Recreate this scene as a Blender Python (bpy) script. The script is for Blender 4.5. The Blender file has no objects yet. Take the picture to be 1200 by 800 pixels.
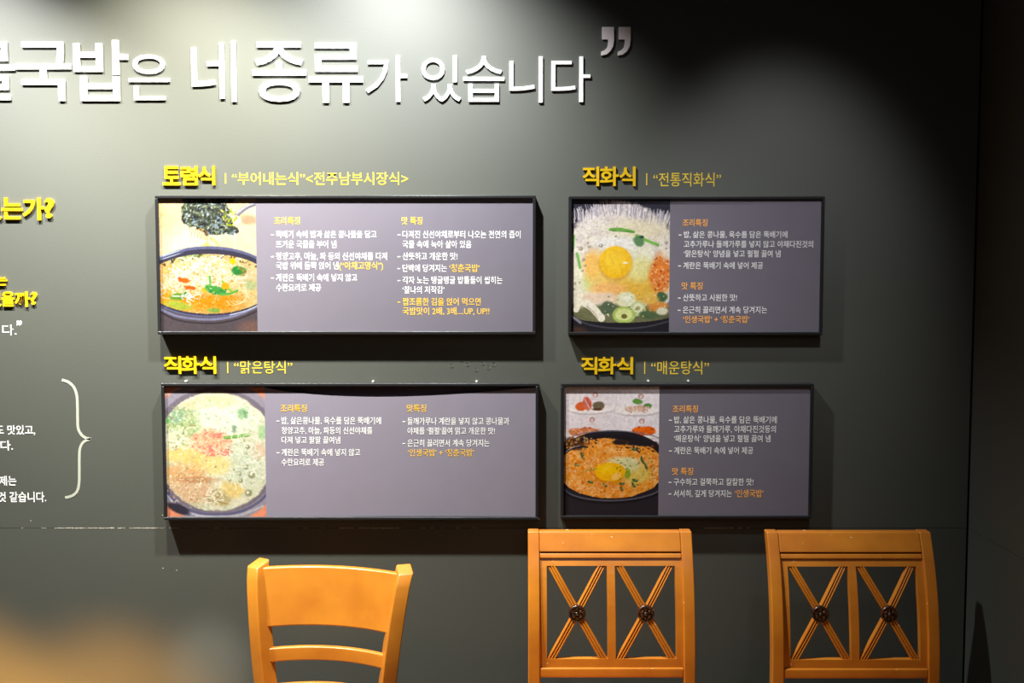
import bpy, bmesh, math, random
import numpy as np
from mathutils import Vector, Matrix

# ------------------------------------------------------------------ camera
F = 1250.0; PITCH = math.radians(3.8); D = 2.98; CZ = 1.59
scn = bpy.context.scene
C = scn.collection
cam_d = bpy.data.cameras.new('camera'); cam = bpy.data.objects.new('camera', cam_d); C.objects.link(cam)
cam_d.sensor_width = 36; cam_d.sensor_fit = 'HORIZONTAL'; cam_d.lens = F/1200*36; cam_d.clip_start = 0.05
cam.location = (0, -D, CZ); cam.rotation_euler = (math.radians(90)-PITCH, 0, 0)
scn.camera = cam
# ------------------------------------------------------------------ world, exposure
w = bpy.data.worlds.new('world'); scn.world = w; w.use_nodes = True
w.node_tree.nodes['Background'].inputs[0].default_value = (1, .98, .95, 1)
w.node_tree.nodes['Background'].inputs[1].default_value = 0.035
vs = scn.view_settings
vs.view_transform = 'Standard'; vs.look = 'None'; vs.gamma = 1; vs.use_curve_mapping = False
vs.exposure = 0.0
# ------------------------------------------------------------------ lamps of the room, plus added fill and glow spots
def px_x(px, depth=D): return (px-600)/F*depth/math.cos(PITCH)
def spot(name, loc, target, energy, col, size=120, blend=1.0, r=.035):
    l = bpy.data.lights.new(name, 'SPOT'); l.energy = energy; l.color = col
    l.spot_size = math.radians(size); l.spot_blend = blend; l.shadow_soft_size = r
    o = bpy.data.objects.new(name, l); C.objects.link(o); o.location = loc
    o.rotation_euler = (Vector(target)-Vector(loc)).to_track_quat('-Z', 'Y').to_euler()
    return o
ZL = 2.775
def W0(px, py):
    u = (px-600)/F; v = (py-400)/F; t = D/(math.cos(PITCH)-v*math.sin(PITCH))
    return (u*t, 0, CZ-(math.sin(PITCH)+v*math.cos(PITCH))*t)
spot('downlight_lamp', (px_x(463), -.54, ZL), (px_x(463)-.11, 0, .74), 325, (.98, 1, .98), 106, 1, .03)
spot('downlight_lamp', (px_x(215), -.54, ZL), (px_x(215), 0, .58), 360, (1, .97, .80), 93, 1, .03)
spot('downlight_lamp', (px_x(-50), -.54, ZL), (px_x(-50), 0, .54), 510, (.99, .99, .94), 93, 1, .03)
spot('downlight_lamp', (px_x(915), -1.1, ZL), (px_x(905), 0, 1.58), 68, (.98, .98, 1), 41, 1, .06)
spot('dining_lamp', (.1, -1.75, 2.5), (.5, -.25, .75), 6, (1, .86, .62), 60, 1, .12)
spot('glow_spot', (-1.60, -.62, .95), (-1.60, 0, -.1), 330, (1, .46, .08), 68, 1, .08)  # added unseen warm spots, standing in for an orange reflection low on the wall
spot('glow_spot', (-1.16, -.62, .93), (-1.16, 0, -.1), 230, (1, .46, .08), 66, 1, .08)  # second added spot, widens the orange glow
spot('glow_spot', (-.95, -1.3, .95), W0(245, 780), 75, (1, .92, .78), 13, 1, .05)  # added unseen spot, makes the pale sheen patch beside the ladder chair
al = bpy.data.lights.new('ambient_fill', 'AREA'); al.energy = 9; al.size = 1.2; al.color = (.97, 1, .98)  # added unseen fill light, lifts the dark areas neutrally
ao = bpy.data.objects.new('ambient_fill', al); C.objects.link(ao); ao.location = (.6, -3.8, 2.79)

# ------------------------------------------------------------------ helpers
def ray(px, py):
    u = (px-600)/F; v = (py-400)/F
    return Vector((u, math.cos(PITCH)-v*math.sin(PITCH), -math.sin(PITCH)-v*math.cos(PITCH)))
def W(px, py, off=0.0):
    """point seen at a photo position, on the plane standing `off` in front of the back wall"""
    d = ray(px, py); t = (D-off)/d.y
    return Vector((d.x*t, -off, CZ+d.z*t))
def link(name, me, mat=None, parent=None, loc=None):
    o = bpy.data.objects.new(name, me); C.objects.link(o)
    if mat: me.materials.append(mat)
    if parent: o.parent = parent
    if loc is not None: o.location = loc
    return o
def tag(o, label=None, cat=None, group=None, kind=None):
    if label: o['label'] = label
    if cat: o['category'] = cat
    if group: o['group'] = group
    if kind: o['kind'] = kind
    return o
def empty(name, loc, rz=0):
    o = bpy.data.objects.new(name, None); C.objects.link(o); o.location = loc; o.rotation_euler.z = rz
    o.empty_display_size = .05
    return o
def mesh(verts, faces, name='m', smooth=False):
    me = bpy.data.meshes.new(name); me.from_pydata([tuple(v) for v in verts], [], faces); me.update()
    if smooth: me.shade_smooth()
    return me
class MB:
    def __init__(s): s.v = []; s.f = []
    def box(s, x0, x1, y0, y1, z0, z1):
        n = len(s.v)
        s.v += [(x0,y0,z0),(x1,y0,z0),(x1,y1,z0),(x0,y1,z0),(x0,y0,z1),(x1,y0,z1),(x1,y1,z1),(x0,y1,z1)]
        s.f += [tuple(n+i for i in q) for q in ((0,3,2,1),(4,5,6,7),(0,1,5,4),(1,2,6,5),(2,3,7,6),(3,0,4,7))]
        return s
    def loft(s, rings, caps=True):
        n = len(s.v); k = len(rings[0])
        for r in rings: s.v += [tuple(p) for p in r]
        for i in range(len(rings)-1):
            for j in range(k):
                a = n+i*k+j; b = n+i*k+(j+1) % k
                s.f.append((a, b, b+k, a+k))
        if caps:
            s.f.append(tuple(n+j for j in reversed(range(k))))
            e = n+(len(rings)-1)*k
            s.f.append(tuple(e+j for j in range(k)))
        return s
    def build(s, name, mat, parent=None, loc=None, bevel=0, smooth=False):
        me = mesh(s.v, s.f, name)
        bm = bmesh.new(); bm.from_mesh(me); bmesh.ops.recalc_face_normals(bm, faces=bm.faces); bm.to_mesh(me); bm.free()
        if smooth: me.shade_smooth()
        o = link(name, me, mat, parent, loc)
        if bevel:
            b = o.modifiers.new('b', 'BEVEL'); b.width = bevel; b.segments = 2; b.limit_method = 'ANGLE'; b.angle_limit = math.radians(40)
            me.shade_smooth()
            n = o.modifiers.new('n', 'WEIGHTED_NORMAL'); n.keep_sharp = True
        return o
def srgb(r, g, b):
    f = lambda c: c/12.92 if c <= .04045 else ((c+.055)/1.055)**2.4
    return (f(r/255), f(g/255), f(b/255), 1)

def mat(name, col, rough=.5, spec=.5, metal=0, var=.0, scale=8, bump=0, bscale=60, coat=0, stretch=(1,1,1), col2=None, rvar=0, chips=None):
    m = bpy.data.materials.new(name); m.use_nodes = True
    nt = m.node_tree; N = nt.nodes; L = nt.links; p = N['Principled BSDF']
    p.inputs['Roughness'].default_value = rough; p.inputs['Metallic'].default_value = metal
    p.inputs['Specular IOR Level'].default_value = spec; p.inputs['Coat Weight'].default_value = coat
    p.inputs['Coat Roughness'].default_value = .18
    if len(col) == 3: col = (*col, 1)
    tc = N.new('ShaderNodeTexCoord'); mp = N.new('ShaderNodeMapping'); mp.inputs['Scale'].default_value = stretch
    L.new(tc.outputs['Object'], mp.inputs['Vector'])
    nz = N.new('ShaderNodeTexNoise'); nz.inputs['Scale'].default_value = scale; nz.inputs['Detail'].default_value = 5
    L.new(mp.outputs[0], nz.inputs['Vector'])
    rp = N.new('ShaderNodeValToRGB'); rp.color_ramp.elements[0].position = .3; rp.color_ramp.elements[1].position = .7
    c2 = col2 if col2 else tuple(c*(1-var) for c in col[:3])+(1,)
    rp.color_ramp.elements[0].color = c2; rp.color_ramp.elements[1].color = col
    L.new(nz.outputs['Fac'], rp.inputs[0])
    out = rp.outputs[0]
    if chips:
        cn = N.new('ShaderNodeTexNoise'); cn.inputs['Scale'].default_value = chips[0]; cn.inputs['Detail'].default_value = 3
        L.new(tc.outputs['Object'], cn.inputs['Vector'])
        cr = N.new('ShaderNodeValToRGB'); cr.color_ramp.elements[0].position = chips[1]; cr.color_ramp.elements[1].position = chips[1]+.02
        L.new(cn.outputs['Fac'], cr.inputs[0])
        mx = N.new('ShaderNodeMix'); mx.data_type = 'RGBA'; L.new(cr.outputs[0], mx.inputs['Factor'])
        L.new(out, mx.inputs['A']); mx.inputs['B'].default_value = chips[2]; out = mx.outputs['Result']
    L.new(out, p.inputs['Base Color'])
    if rvar:
        mr = N.new('ShaderNodeMapRange'); mr.inputs['To Min'].default_value = rough-rvar; mr.inputs['To Max'].default_value = rough+rvar
        L.new(nz.outputs['Fac'], mr.inputs['Value']); L.new(mr.outputs[0], p.inputs['Roughness'])
    if bump:
        bn = N.new('ShaderNodeTexNoise'); bn.inputs['Scale'].default_value = bscale; bn.inputs['Detail'].default_value = 3
        L.new(tc.outputs['Object'], bn.inputs['Vector'])
        b = N.new('ShaderNodeBump'); b.inputs['Strength'].default_value = bump; b.inputs['Distance'].default_value = .002
        L.new(bn.outputs['Fac'], b.inputs['Height']); L.new(b.outputs[0], p.inputs['Normal'])
    return m

M = {}
M['wall'] = mat('charcoal_wall_paint', (.044,.0475,.038), .60, .5, var=.10, scale=1.5, bump=.12, bscale=300, rvar=.03)
M['wall'].node_tree.nodes['Principled BSDF'].inputs['IOR'].default_value = 1.75
M['seam'] = mat('seam_dark', (.006,.006,.006), .8, .2, var=.3)
M['floor'] = mat('brown_wood_floor', srgb(74,68,62), .45, .4, var=.4, scale=4, stretch=(1,8,1))
M['ceiling'] = mat('dark_ceiling', (.10,.10,.10), .8, .2, var=.1)
M['plaster'] = mat('room_plaster', (.12,.11,.10), .8, .2, var=.1)
M['white'] = mat('white_acrylic', (.86,.85,.86), .35, .4, var=.04)
M['quote'] = mat('pale_pinkish_acrylic', (.90,.83,.85), .4, .4, var=.05)
M['yellow'] = mat('yellow_acrylic', (.60,.375,.006), .35, .4, var=.05)
M['vinyl_white'] = mat('white_vinyl', (.82,.82,.80), .5, .3, var=.05)
M['vinyl_cream'] = mat('cream_vinyl', (.36,.37,.31), .5, .3, var=.05)
M['vinyl_yellow'] = mat('yellow_vinyl', (.66,.46,.04), .45, .4, var=.05)
M['frame'] = mat('black_metal_frame', (.014,.014,.016), .32, .4, metal=.0, var=.1)
M['print_purple'] = mat('greyed_purple_print', (.128,.115,.147), .5, .5, var=.04, scale=20)
M['print_lifted'] = mat('pale_lifted_print', (.190,.172,.222), .5, .5, var=.04, scale=20)  # paler print, also lifted for the light caught by the tilted sheet
M['backing'] = mat('shade_purple_backing', (.030,.022,.032), .5, .4, var=.1)  # dark tone stands for the top rail's shade above the sagging sheet
M['paper_edge'] = mat('white_paper_edge', (.7,.68,.66), .7, .2, var=.1)
M['ink_white'] = mat('white_ink', (.74,.74,.74), .5, .3, var=.03)
M['ink_yellow'] = mat('yellow_ink', (.66,.40,.07), .5, .3, var=.03)
M['ink_orange'] = mat('orange_ink', (.80,.36,.09), .5, .3, var=.03)
M['chip'] = mat('chipped_paint', (.55,.50,.42), .8, .2, var=.3, scale=60)
M['glue'] = mat('glue_residue', (.20,.20,.19), .5, .3, var=.3, scale=60)
M['screw'] = mat('pale_screw', (.6,.58,.52), .35, .5, metal=.3, var=.2, scale=60)
HONEY = dict(rough=.38, spec=.45, scale=9, coat=.35)
M['wood_light'] = mat('honey_lacquered_wood', srgb(182,115,33), col2=srgb(163,98,25), stretch=(1,1,1), **HONEY)
M['wood'] = mat('orange_lacquered_wood', srgb(200,124,32), col2=srgb(178,102,26), stretch=(1,1,1), chips=(75,.735,srgb(235,205,160)), **HONEY)
M['rosette'] = mat('dark_carved_wood', srgb(74,40,22), rough=.3, coat=.4, col2=srgb(30,16,10), scale=60, chips=(120,.66,srgb(190,130,80)))

# ------------------------------------------------------------------ the room
XL = -3.2; YF = -5.5; ZC = 2.81
XR = px_x(1140.5); ZJ = W(300, 618.5).z
def struct(name, mb, m, parent=None, loc=None):
    o = mb.build(name, m, parent, loc)
    if parent is None: o['kind'] = 'structure'
    return o
struct('floor', MB().box(XL-.1, XR+.1, YF-.1, .1, -.1, 0), M['floor'])
struct('ceiling', MB().box(XL-.1, XR+.1, YF-.1, .1, ZC, ZC+.1), M['ceiling'])
g = .004
back = struct('wall_back', MB().box(XL, XR-g, .004, .1, 0, ZC), M['seam'])
struct('upper_sheet', MB().box(XL, XR-g, 0, .004, ZJ+.0006, ZC), M['wall'], back)
struct('lower_sheet', MB().box(XL, XR-g, 0, .004, 0, ZJ-.0006), M['wall'], back)
right = struct('wall_right', MB().box(XR+.004, XR+.1, YF, .1, 0, ZC), M['seam'])
struct('upper_sheet', MB().box(XR, XR+.004, YF, -g, ZJ+.0006, ZC), M['wall'], right)
struct('lower_sheet', MB().box(XR, XR+.004, YF, -g, 0, ZJ-.0006), M['wall'], right)
struct('wall_left', MB().box(XL-.1, XL, YF, .1, 0, ZC), M['plaster'])
struct('wall_front', MB().box(XL-.1, XR+.1, YF-.1, YF, 0, ZC), M['plaster'])
# chipped paint along the joint between the two wall sheets: many tiny ragged flakes
rnd = random.Random(4)
mb = MB()
def flake(x0, x1, h):
    n = 4; top = [(x0+(x1-x0)*i/n, ZJ+h*rnd.uniform(.15, 1)) for i in range(n+1)]
    bot = [(x0+(x1-x0)*i/n, ZJ-h*rnd.uniform(.15, 1)) for i in range(n+1)]
    k = len(mb.v); pts = bot+top[::-1]
    mb.v += [(x, -.0004, z) for x, z in pts]+[(x, .001, z) for x, z in pts]
    m2 = len(pts)
    mb.f.append(tuple(k+i for i in range(m2)))
    for i in range(m2): mb.f.append((k+i, k+m2+i, k+m2+(i+1) % m2, k+(i+1) % m2))
for a, b, dens, h in ((18,60,.55,.0010),(60,178,.92,.0016),(178,262,.45,.0009),(320,345,.6,.0009),(352,378,.4,.0009),(395,415,.6,.0011),(412,466,.95,.0017),(466,560,.2,.0008),(828,882,.75,.0014)):
    x = a
    while x < b:
        l = rnd.uniform(1, 6)
        if rnd.random() < dens: flake(px_x(x), px_x(min(b, x+l)), h*rnd.uniform(.5, 1))
        x += l+rnd.uniform(0, 1.2)
o = mb.build('paint_chip', M['chip'], back); o['kind'] = 'stuff'
for px, py in ((36,610),(190.5,603.5),(191,665.5),(207,668)):
    p = W(px, py); mb = MB(); mb.loft([[(p.x+.0016*math.cos(a), yy, p.z+.0014*math.sin(a)) for a in np.linspace(0, 6.283, 7)[:-1]] for yy in (.001, -.0005)])
    mb.build('paint_fleck', M['chip'], back)
for i, (px, py) in enumerate(((529,429),(548,427.5),(558,433.5),(566,426),(578.5,427.5),(541,422),(572,431))):
    p = W(px, py); a0 = rnd.uniform(0, 3); mb = MB(); rings = []
    for k in range(12):
        a = a0+k*.5; r = (.0075, .0055)
        cx, cz = p.x+r[0]*math.cos(a)*.8, p.z+r[1]*math.sin(a)
        rings.append([(cx-.0012, .0005, cz), (cx, -.0006, cz+.0012), (cx+.0012, .0005, cz), (cx, .0005, cz-.0012)])
    mb.loft(rings); mb.build('glue_mark', M['glue'], back)

# ------------------------------------------------------------------ lettering
JOBS = []
def text(body, x0, x1, y0, y1, m, name, off=0.0, thick=0.0, bold=0.0, fit='line', parent=None, bucket=None, tagd=None):
    JOBS.append(dict(body=body, x0=x0, x1=x1, y0=y0, y1=y1, m=m, name=name, off=off, thick=thick, bold=bold, fit=fit, parent=parent, bucket=bucket, tagd=tagd))
def run_text():
    tmp = []
    for j in JOBS:
        c = bpy.data.curves.new('t', 'FONT'); c.body = j['body']; c.size = 1; c.resolution_u = 4 if j['thick'] else 2
        c.offset = j['bold']; c.extrude = .5 if j['thick'] else 0
        o = bpy.data.objects.new('t', c); C.objects.link(o); tmp.append(o)
    dg = bpy.context.evaluated_depsgraph_get(); dg.update()
    buckets = {}
    for j, o in zip(JOBS, tmp):
        me = bpy.data.meshes.new_from_object(o.evaluated_get(dg), depsgraph=dg)
        n = len(me.vertices); co = np.empty(n*3); me.vertices.foreach_get('co', co); co = co.reshape(-1, 3)
        mn = co.min(0); mx = co.max(0)
        base = j['off']; front = base+j['thick']
        a = W(j['x0'], j['y1'], front); b = W(j['x1'], j['y0'], front)
        sx = (b.x-a.x)/(mx[0]-mn[0])
        if j['fit'] == 'box': lo, hi = mn[1], mx[1]
        else: lo, hi = -.075, .835
        sz = (b.z-a.z)/(hi-lo)
        out = np.empty_like(co)
        out[:, 0] = a.x+(co[:, 0]-mn[0])*sx
        out[:, 2] = a.z+(co[:, 1]-lo)*sz
        out[:, 1] = -(base+(co[:, 2]+.5)*j['thick']) if j['thick'] else -base
        faces = [tuple(p.vertices) for p in me.polygons]
        bpy.data.meshes.remove(me)
        if j['bucket']:
            key = (j['parent'].name, j['bucket'])
            B = buckets.setdefault(key, dict(v=[], f=[], j=j, n=0))
            B['v'].append(out); B['f'] += [tuple(i+B['n'] for i in f) for f in faces]; B['n'] += n
        else:
            cen = Vector(((out[:, 0].min()+out[:, 0].max())/2, -base, out[:, 2].min()))
            ob = link(j['name'], mesh(out-np.array(cen), faces, j['name']), M[j['m']], j['parent'], cen)
            if j['tagd']: tag(ob, *j['tagd'])
    for (pn, bn), B in buckets.items():
        par = bpy.data.objects[pn]; v = np.concatenate(B['v'])-np.array(par.location)
        link(B['j']['name'], mesh(v, B['f'], bn), M[B['j']['m']], par)
    for o in tmp:
        c = o.data; bpy.data.objects.remove(o); bpy.data.curves.remove(c)

# headline, white raised syllables
GH = 'raised syllables of the white headline'
TB = [('물',-44,16,49,117,.006,'cut by the left edge of the photo'),('국',19,82,49,118,.006,'large, second one from the left edge'),('밥',87,149,47,118,.006,'large, just left of the first small syllable'),
      ('은',151,198,64,117,.0,'small, first thin one after the large syllables'),('네',225,276,48,119,.0,'standing alone between two gaps'),('종',296,358,49,119,.006,'large, with the round ring at its foot'),
      ('류',362,425,50,120,.006,'large, with two short feet'),('가',429,477,65,119,.0,'small, thin, right after the large syllables'),('있',494,540,65,119,.0,'small, with a small ring at its upper left'),
      ('습',543,591,66,119,.0,'small, third from the right end'),('니',597,636,66,120,.0,'small, second from the right end'),('다',646,692,66,119.5,.0,'small, last one before the closing quotation mark')]
for ch, x0, x1, y0, y1, bo, d in TB:
    text(ch, x0, x1, y0, y1, 'white', 'raised_syllable', 0, .006, bo, 'box', tagd=('white raised headline syllable %s, %s' % (ch, d), 'sign letter', GH))
# closing quotation mark: two heavy hooked marks
def quote_mark(x0):
    prof = [(x0+1.5,31.5),(x0+15.5,31.5),(x0+15.5,47),(x0+14.5,54),(x0+11.5,59.5),(x0+7,63.5),(x0+.5,65),(x0+.5,60.5),(x0+4.5,58.8),(x0+7.5,55.5),(x0+8.6,51),(x0+8.8,46),(x0+1.5,46)]
    return [W(a, b, .006) for a, b in prof]
for x0, d in ((704, 'left'), (723.5, 'right')):
    P = quote_mark(x0); cen = Vector((sum(p.x for p in P)/len(P), 0, min(p.z for p in P)))
    mb = MB(); mb.loft([[(p.x-cen.x, y, p.z-cen.z) for p in P] for y in (0, -.006)])
    tag(mb.build('quotation_mark', M['quote'], loc=cen), 'pale raised closing quotation mark after the headline, %s one of the pair' % d, 'sign letter', 'closing quotation mark of the headline')

# yellow headings
def heading(chs, spans, y0, y1, where, grp):
    for ch, (a, b), nth in zip(chs, spans, ('first', 'middle', 'last')):
        text(ch, a, b, y0, y1, 'yellow', 'raised_syllable', 0, .006, .021, 'box', tagd=('yellow raised %s syllable of the heading %s' % (nth, where), 'sign letter', grp))
heading('토렴식', ((190.5,211),(211.8,231.2),(232,251.5)), 194.3, 217, 'above the upper left menu board', 'raised heading above the upper left board')
heading('직화식', ((682.5,702.2),(702.8,725.2),(725.6,745)), 195, 218, 'above the upper right menu board', 'raised heading above the upper right board')
heading('직화식', ((192,212),(212.4,233.2),(233.8,253)), 417, 438, 'above the lower left menu board', 'raised heading above the lower left board')
heading('직화식', ((681,700),(700.5,722),(722.5,742)), 418, 438.5, 'above the lower right menu board', 'raised heading above the lower right board')
GV = 'flat yellow dish names beside the headings'
for x, y0, y1, s, a, b, t0, t1, d in ((264.5,203,215,'“부어내는식”<전주남부시장식>',272,478,201.5,216.5,'upper left'),(757.8,203,217,'“전통직화식”',765.5,845,202,218.3,'upper right'),
                                     (267,424,437,'“맑은탕식”',274.5,342.5,422.5,437.5,'lower left'),(755.5,423.5,438,'“매운탕식”',763,831,422.5,438.5,'lower right')):
    text(s, a, b, t0, t1, 'vinyl_yellow', 'vinyl_lettering', .0006, 0, .004, tagd=('thin flat yellow lettering naming the dish above the %s menu board' % d, 'wall lettering', GV))
    p = W(x, y1); q = W(x, y0)
    tag(MB().box(-.0014, .0014, -.0007, 0, 0, q.z-p.z).build('divider_bar', M['vinyl_yellow'], loc=p), 'thin upright yellow bar between heading and dish name, %s board' % d, 'wall lettering', 'upright bars beside the headings')
# left block, cut by the frame
GL = 'raised yellow question at the left edge'
for ch, a, b, y0, y1, d in (('있',-22,1,231.5,258,'cut by the left edge of the photo'),('는',2,25.5,231.5,257,'second from its question mark'),('가',26.5,51,231.5,258,'right before its question mark'),('?',52,63,232,255.5,'closing the larger question')):
    text(ch, a, b, y0, y1, 'yellow', 'raised_syllable', 0, .006, .028 if ch != '?' else .03, 'box', tagd=('yellow raised character %s of the larger question, %s' % (ch, d), 'sign letter', GL))
for ch, a, b, y0, y1, d in (('는',-9,7.7,321.5,334.5,'alone on the line above the smaller question'),('었',-15,1,341.5,359.5,'cut by the left edge, in the smaller question'),('을',1.5,16.5,341.5,359,'in the smaller question'),('까',17,34.5,341.5,359.5,'before the smaller question mark'),('?',35.5,43,342,357,'closing the smaller question')):
    text(ch, a, b, y0, y1, 'yellow', 'raised_syllable', 0, .005, .028, 'box', tagd=('small yellow raised character %s, %s' % (ch, d), 'sign letter', 'small raised yellow characters at the left edge'))
for s, a, b, y0, y1, bo, d in (('니다.',-12,19,380,392.7,.0,'ending the quoted line below the yellow questions'),('도 맛있고,',-5,41,498,509,.012,'beside the top half of the brace'),('니다.',-12,15,516,527.5,.012,'second line'),
                               ('제는',-1,19,557.5,568.7,.012,'third line beside the brace'),('것 같습니다.',-2,54,576,588,.012,'fourth and longest line')):
    text(s, a, b, y0, y1, 'vinyl_white', 'vinyl_lettering', .0006, 0, bo, tagd=('small flat white lettering at the left edge, '+d, 'wall lettering', 'flat white lettering at the left edge'))
text('”', 19.5, 25.5, 375.5, 381.5, 'vinyl_white', 'vinyl_lettering', .0006, 0, .05, 'box', tagd=('tiny white closing quotation mark at the left edge below the yellow questions', 'wall lettering', 'flat white lettering at the left edge'))
def ribbon(pts, wpx):
    P = []
    for i in range(len(pts)-1):
        p0 = pts[max(0, i-1)]; p1 = pts[i]; p2 = pts[i+1]; p3 = pts[min(len(pts)-1, i+2)]
        for k in range(6):
            t = k/6; P.append(tuple(.5*((2*p1[a])+(-p0[a]+p2[a])*t+(2*p0[a]-5*p1[a]+4*p2[a]-p3[a])*t*t+(-p0[a]+3*p1[a]-3*p2[a]+p3[a])*t**3) for a in (0, 1)))
    P.append(pts[-1]); L = []; R = []
    for i, p in enumerate(P):
        a = P[max(0, i-1)]; b = P[min(len(P)-1, i+1)]; dx, dy = b[0]-a[0], b[1]-a[1]; l = math.hypot(dx, dy) or 1
        L.append((p[0]-dy/l*wpx/2, p[1]+dx/l*wpx/2)); R.append((p[0]+dy/l*wpx/2, p[1]-dx/l*wpx/2))
    return L, R
mb = MB(); cen = W(92, 583)
for pts in ([(72.5,445),(80,447.5),(86.5,453.5),(90,463),(90.8,476),(91,490),(91.5,501),(94.5,508),(99.5,512.5),(106.5,514.3)], [(76.5,582.8),(84,581),(90,576),(92.6,567),(93,552),(93,538),(93.5,527),(96,520),(100.5,516),(106.5,514.3)]):
    L, R = ribbon(pts, 3.0)
    rings = []
    for a, b in zip(L, R):
        p = W(*a)-cen; q = W(*b)-cen
        rings.append([(p.x, -.0007, p.z), (q.x, -.0007, q.z), (q.x, 0, q.z), (p.x, 0, p.z)])
    mb.loft(rings)
tag(mb.build('curly_brace', M['vinyl_cream'], loc=cen), 'large pale closing curly brace on the wall at the left', 'wall lettering')

# ------------------------------------------------------------------ printed dish photographs (painted per vertex)
class Paint:
    """small painter in the coordinates of a 593 x 800 sheet"""
    def __init__(s, seed, nx=236, ny=322, x0=17, x1=580, y0=12, y1=792):
        s.nx, s.ny, s.b = nx, ny, (x0, x1, y0, y1)
        s.X, s.Y = np.meshgrid(np.linspace(x0, x1, nx), np.linspace(y0, y1, ny))
        s.I = np.zeros((ny, nx, 3)); s.r = np.random.default_rng(seed)
    def noise(s, scale, octv=3, ax=1.0):
        out = np.zeros_like(s.X); amp = 1; tot = 0
        for o in range(octv):
            sc = scale/2**o; gx = s.X/sc/ax; gy = s.Y/sc
            n = s.r.random((int(820/sc)+3, int(620/sc/ax)+3))
            ix = np.floor(gx).astype(int); iy = np.floor(gy).astype(int); fx = gx-ix; fy = gy-iy
            fx = fx*fx*(3-2*fx); fy = fy*fy*(3-2*fy)
            out += amp*((n[iy, ix]*(1-fx)+n[iy, ix+1]*fx)*(1-fy)+(n[iy+1, ix]*(1-fx)+n[iy+1, ix+1]*fx)*fy); tot += amp; amp *= .55
        return out/tot
    def mixm(s, m, col):
        c = np.array(col, float)/255 if not isinstance(col, np.ndarray) else col
        m = np.clip(m, 0, 1)[..., None]; s.I = s.I*(1-m)+c*m
    def fill(s, col, col2=None, scale=60):
        s.mixm(np.ones_like(s.X), col)
        if col2: s.mixm(np.clip((s.noise(scale)-.5)*4+.5, 0, 1), col2)
    def ell(s, cx, cy, rx, ry, rot=0, soft=.1, wob=0, wsc=40):
        a = math.radians(rot); dx = s.X-cx; dy = s.Y-cy
        u = (dx*math.cos(a)+dy*math.sin(a))/rx; v = (-dx*math.sin(a)+dy*math.cos(a))/ry
        r = np.sqrt(u*u+v*v)
        if wob: r = r+(s.noise(wsc)-.5)*wob
        return np.clip((1-r)/soft+.5, 0, 1)
    def e(s, cx, cy, rx, ry, col, rot=0, soft=.1, al=1, wob=0, wsc=40, clip=None):
        m = s.ell(cx, cy, rx, ry, rot, soft, wob, wsc)*al
        if clip is not None: m = m*clip
        s.mixm(m, col)
    def speck(s, mask, n, size, cols, al=.9, elong=2.0, bbox=None):
        x0, x1, y0, y1 = bbox or s.b
        for _ in range(n):
            cx = s.r.uniform(x0, x1); cy = s.r.uniform(y0, y1); r = s.r.uniform(.5, 1)*size
            ix = int((cx-s.b[0])/(s.b[1]-s.b[0])*(s.nx-1)); iy = int((cy-s.b[2])/(s.b[3]-s.b[2])*(s.ny-1))
            if mask is not None and mask[min(max(iy, 0), s.ny-1), min(max(ix, 0), s.nx-1)] < .5: continue
            k = int(r*elong/2.3)+2
            sl = (slice(max(0, iy-k), iy+k+1), slice(max(0, ix-k), ix+k+1))
            dx = s.X[sl]-cx; dy = s.Y[sl]-cy; a = s.r.uniform(0, 3.14)
            u = (dx*math.cos(a)+dy*math.sin(a))/(r*elong); v = (-dx*math.sin(a)+dy*math.cos(a))/r
            m = (np.clip((1-np.sqrt(u*u+v*v))*2.5, 0, 1)*al)[..., None]
            c = np.array(cols[s.r.integers(len(cols))], float)/255
            s.I[sl] = s.I[sl]*(1-m)+c*m
    def line(s, pts, wd, col, al=1, clip=None):
        P = []
        n = len(pts)
        for i in range(n-1):
            p0 = pts[max(0, i-1)]; p1 = pts[i]; p2 = pts[i+1]; p3 = pts[min(n-1, i+2)]
            for k in range(5):
                t = k/5; P.append([.5*((2*p1[a])+(-p0[a]+p2[a])*t+(2*p0[a]-5*p1[a]+4*p2[a]-p3[a])*t*t+(-p0[a]+3*p1[a]-3*p2[a]+p3[a])*t**3) for a in (0, 1)])
        P.append(list(pts[-1])); P = np.array(P)
        x0, x1, y0, y1 = s.b
        i0 = int(max(0, (P[:, 1].min()-wd-y0)/(y1-y0)*(s.ny-1)-2)); i1 = int((P[:, 1].max()+wd-y0)/(y1-y0)*(s.ny-1)+3)
        j0 = int(max(0, (P[:, 0].min()-wd-x0)/(x1-x0)*(s.nx-1)-2)); j1 = int((P[:, 0].max()+wd-x0)/(x1-x0)*(s.nx-1)+3)
        if i1 <= i0 or j1 <= j0: return
        sl = (slice(i0, i1), slice(j0, j1)); X = s.X[sl]; Y = s.Y[sl]
        if X.size == 0: return
        d = np.full(X.shape, 1e9)
        for a, b in zip(P[:-1], P[1:]):
            v = b-a; L = (v@v) or 1; t = np.clip(((X-a[0])*v[0]+(Y-a[1])*v[1])/L, 0, 1)
            d = np.minimum(d, np.hypot(X-a[0]-t*v[0], Y-a[1]-t*v[1]))
        m = np.clip((wd/2-d)/2.5+.5, 0, 1)*al
        if clip is not None: m = m*clip[sl]
        m = m[..., None]; s.I[sl] = s.I[sl]*(1-m)+np.array(col, float)/255*m
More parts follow.
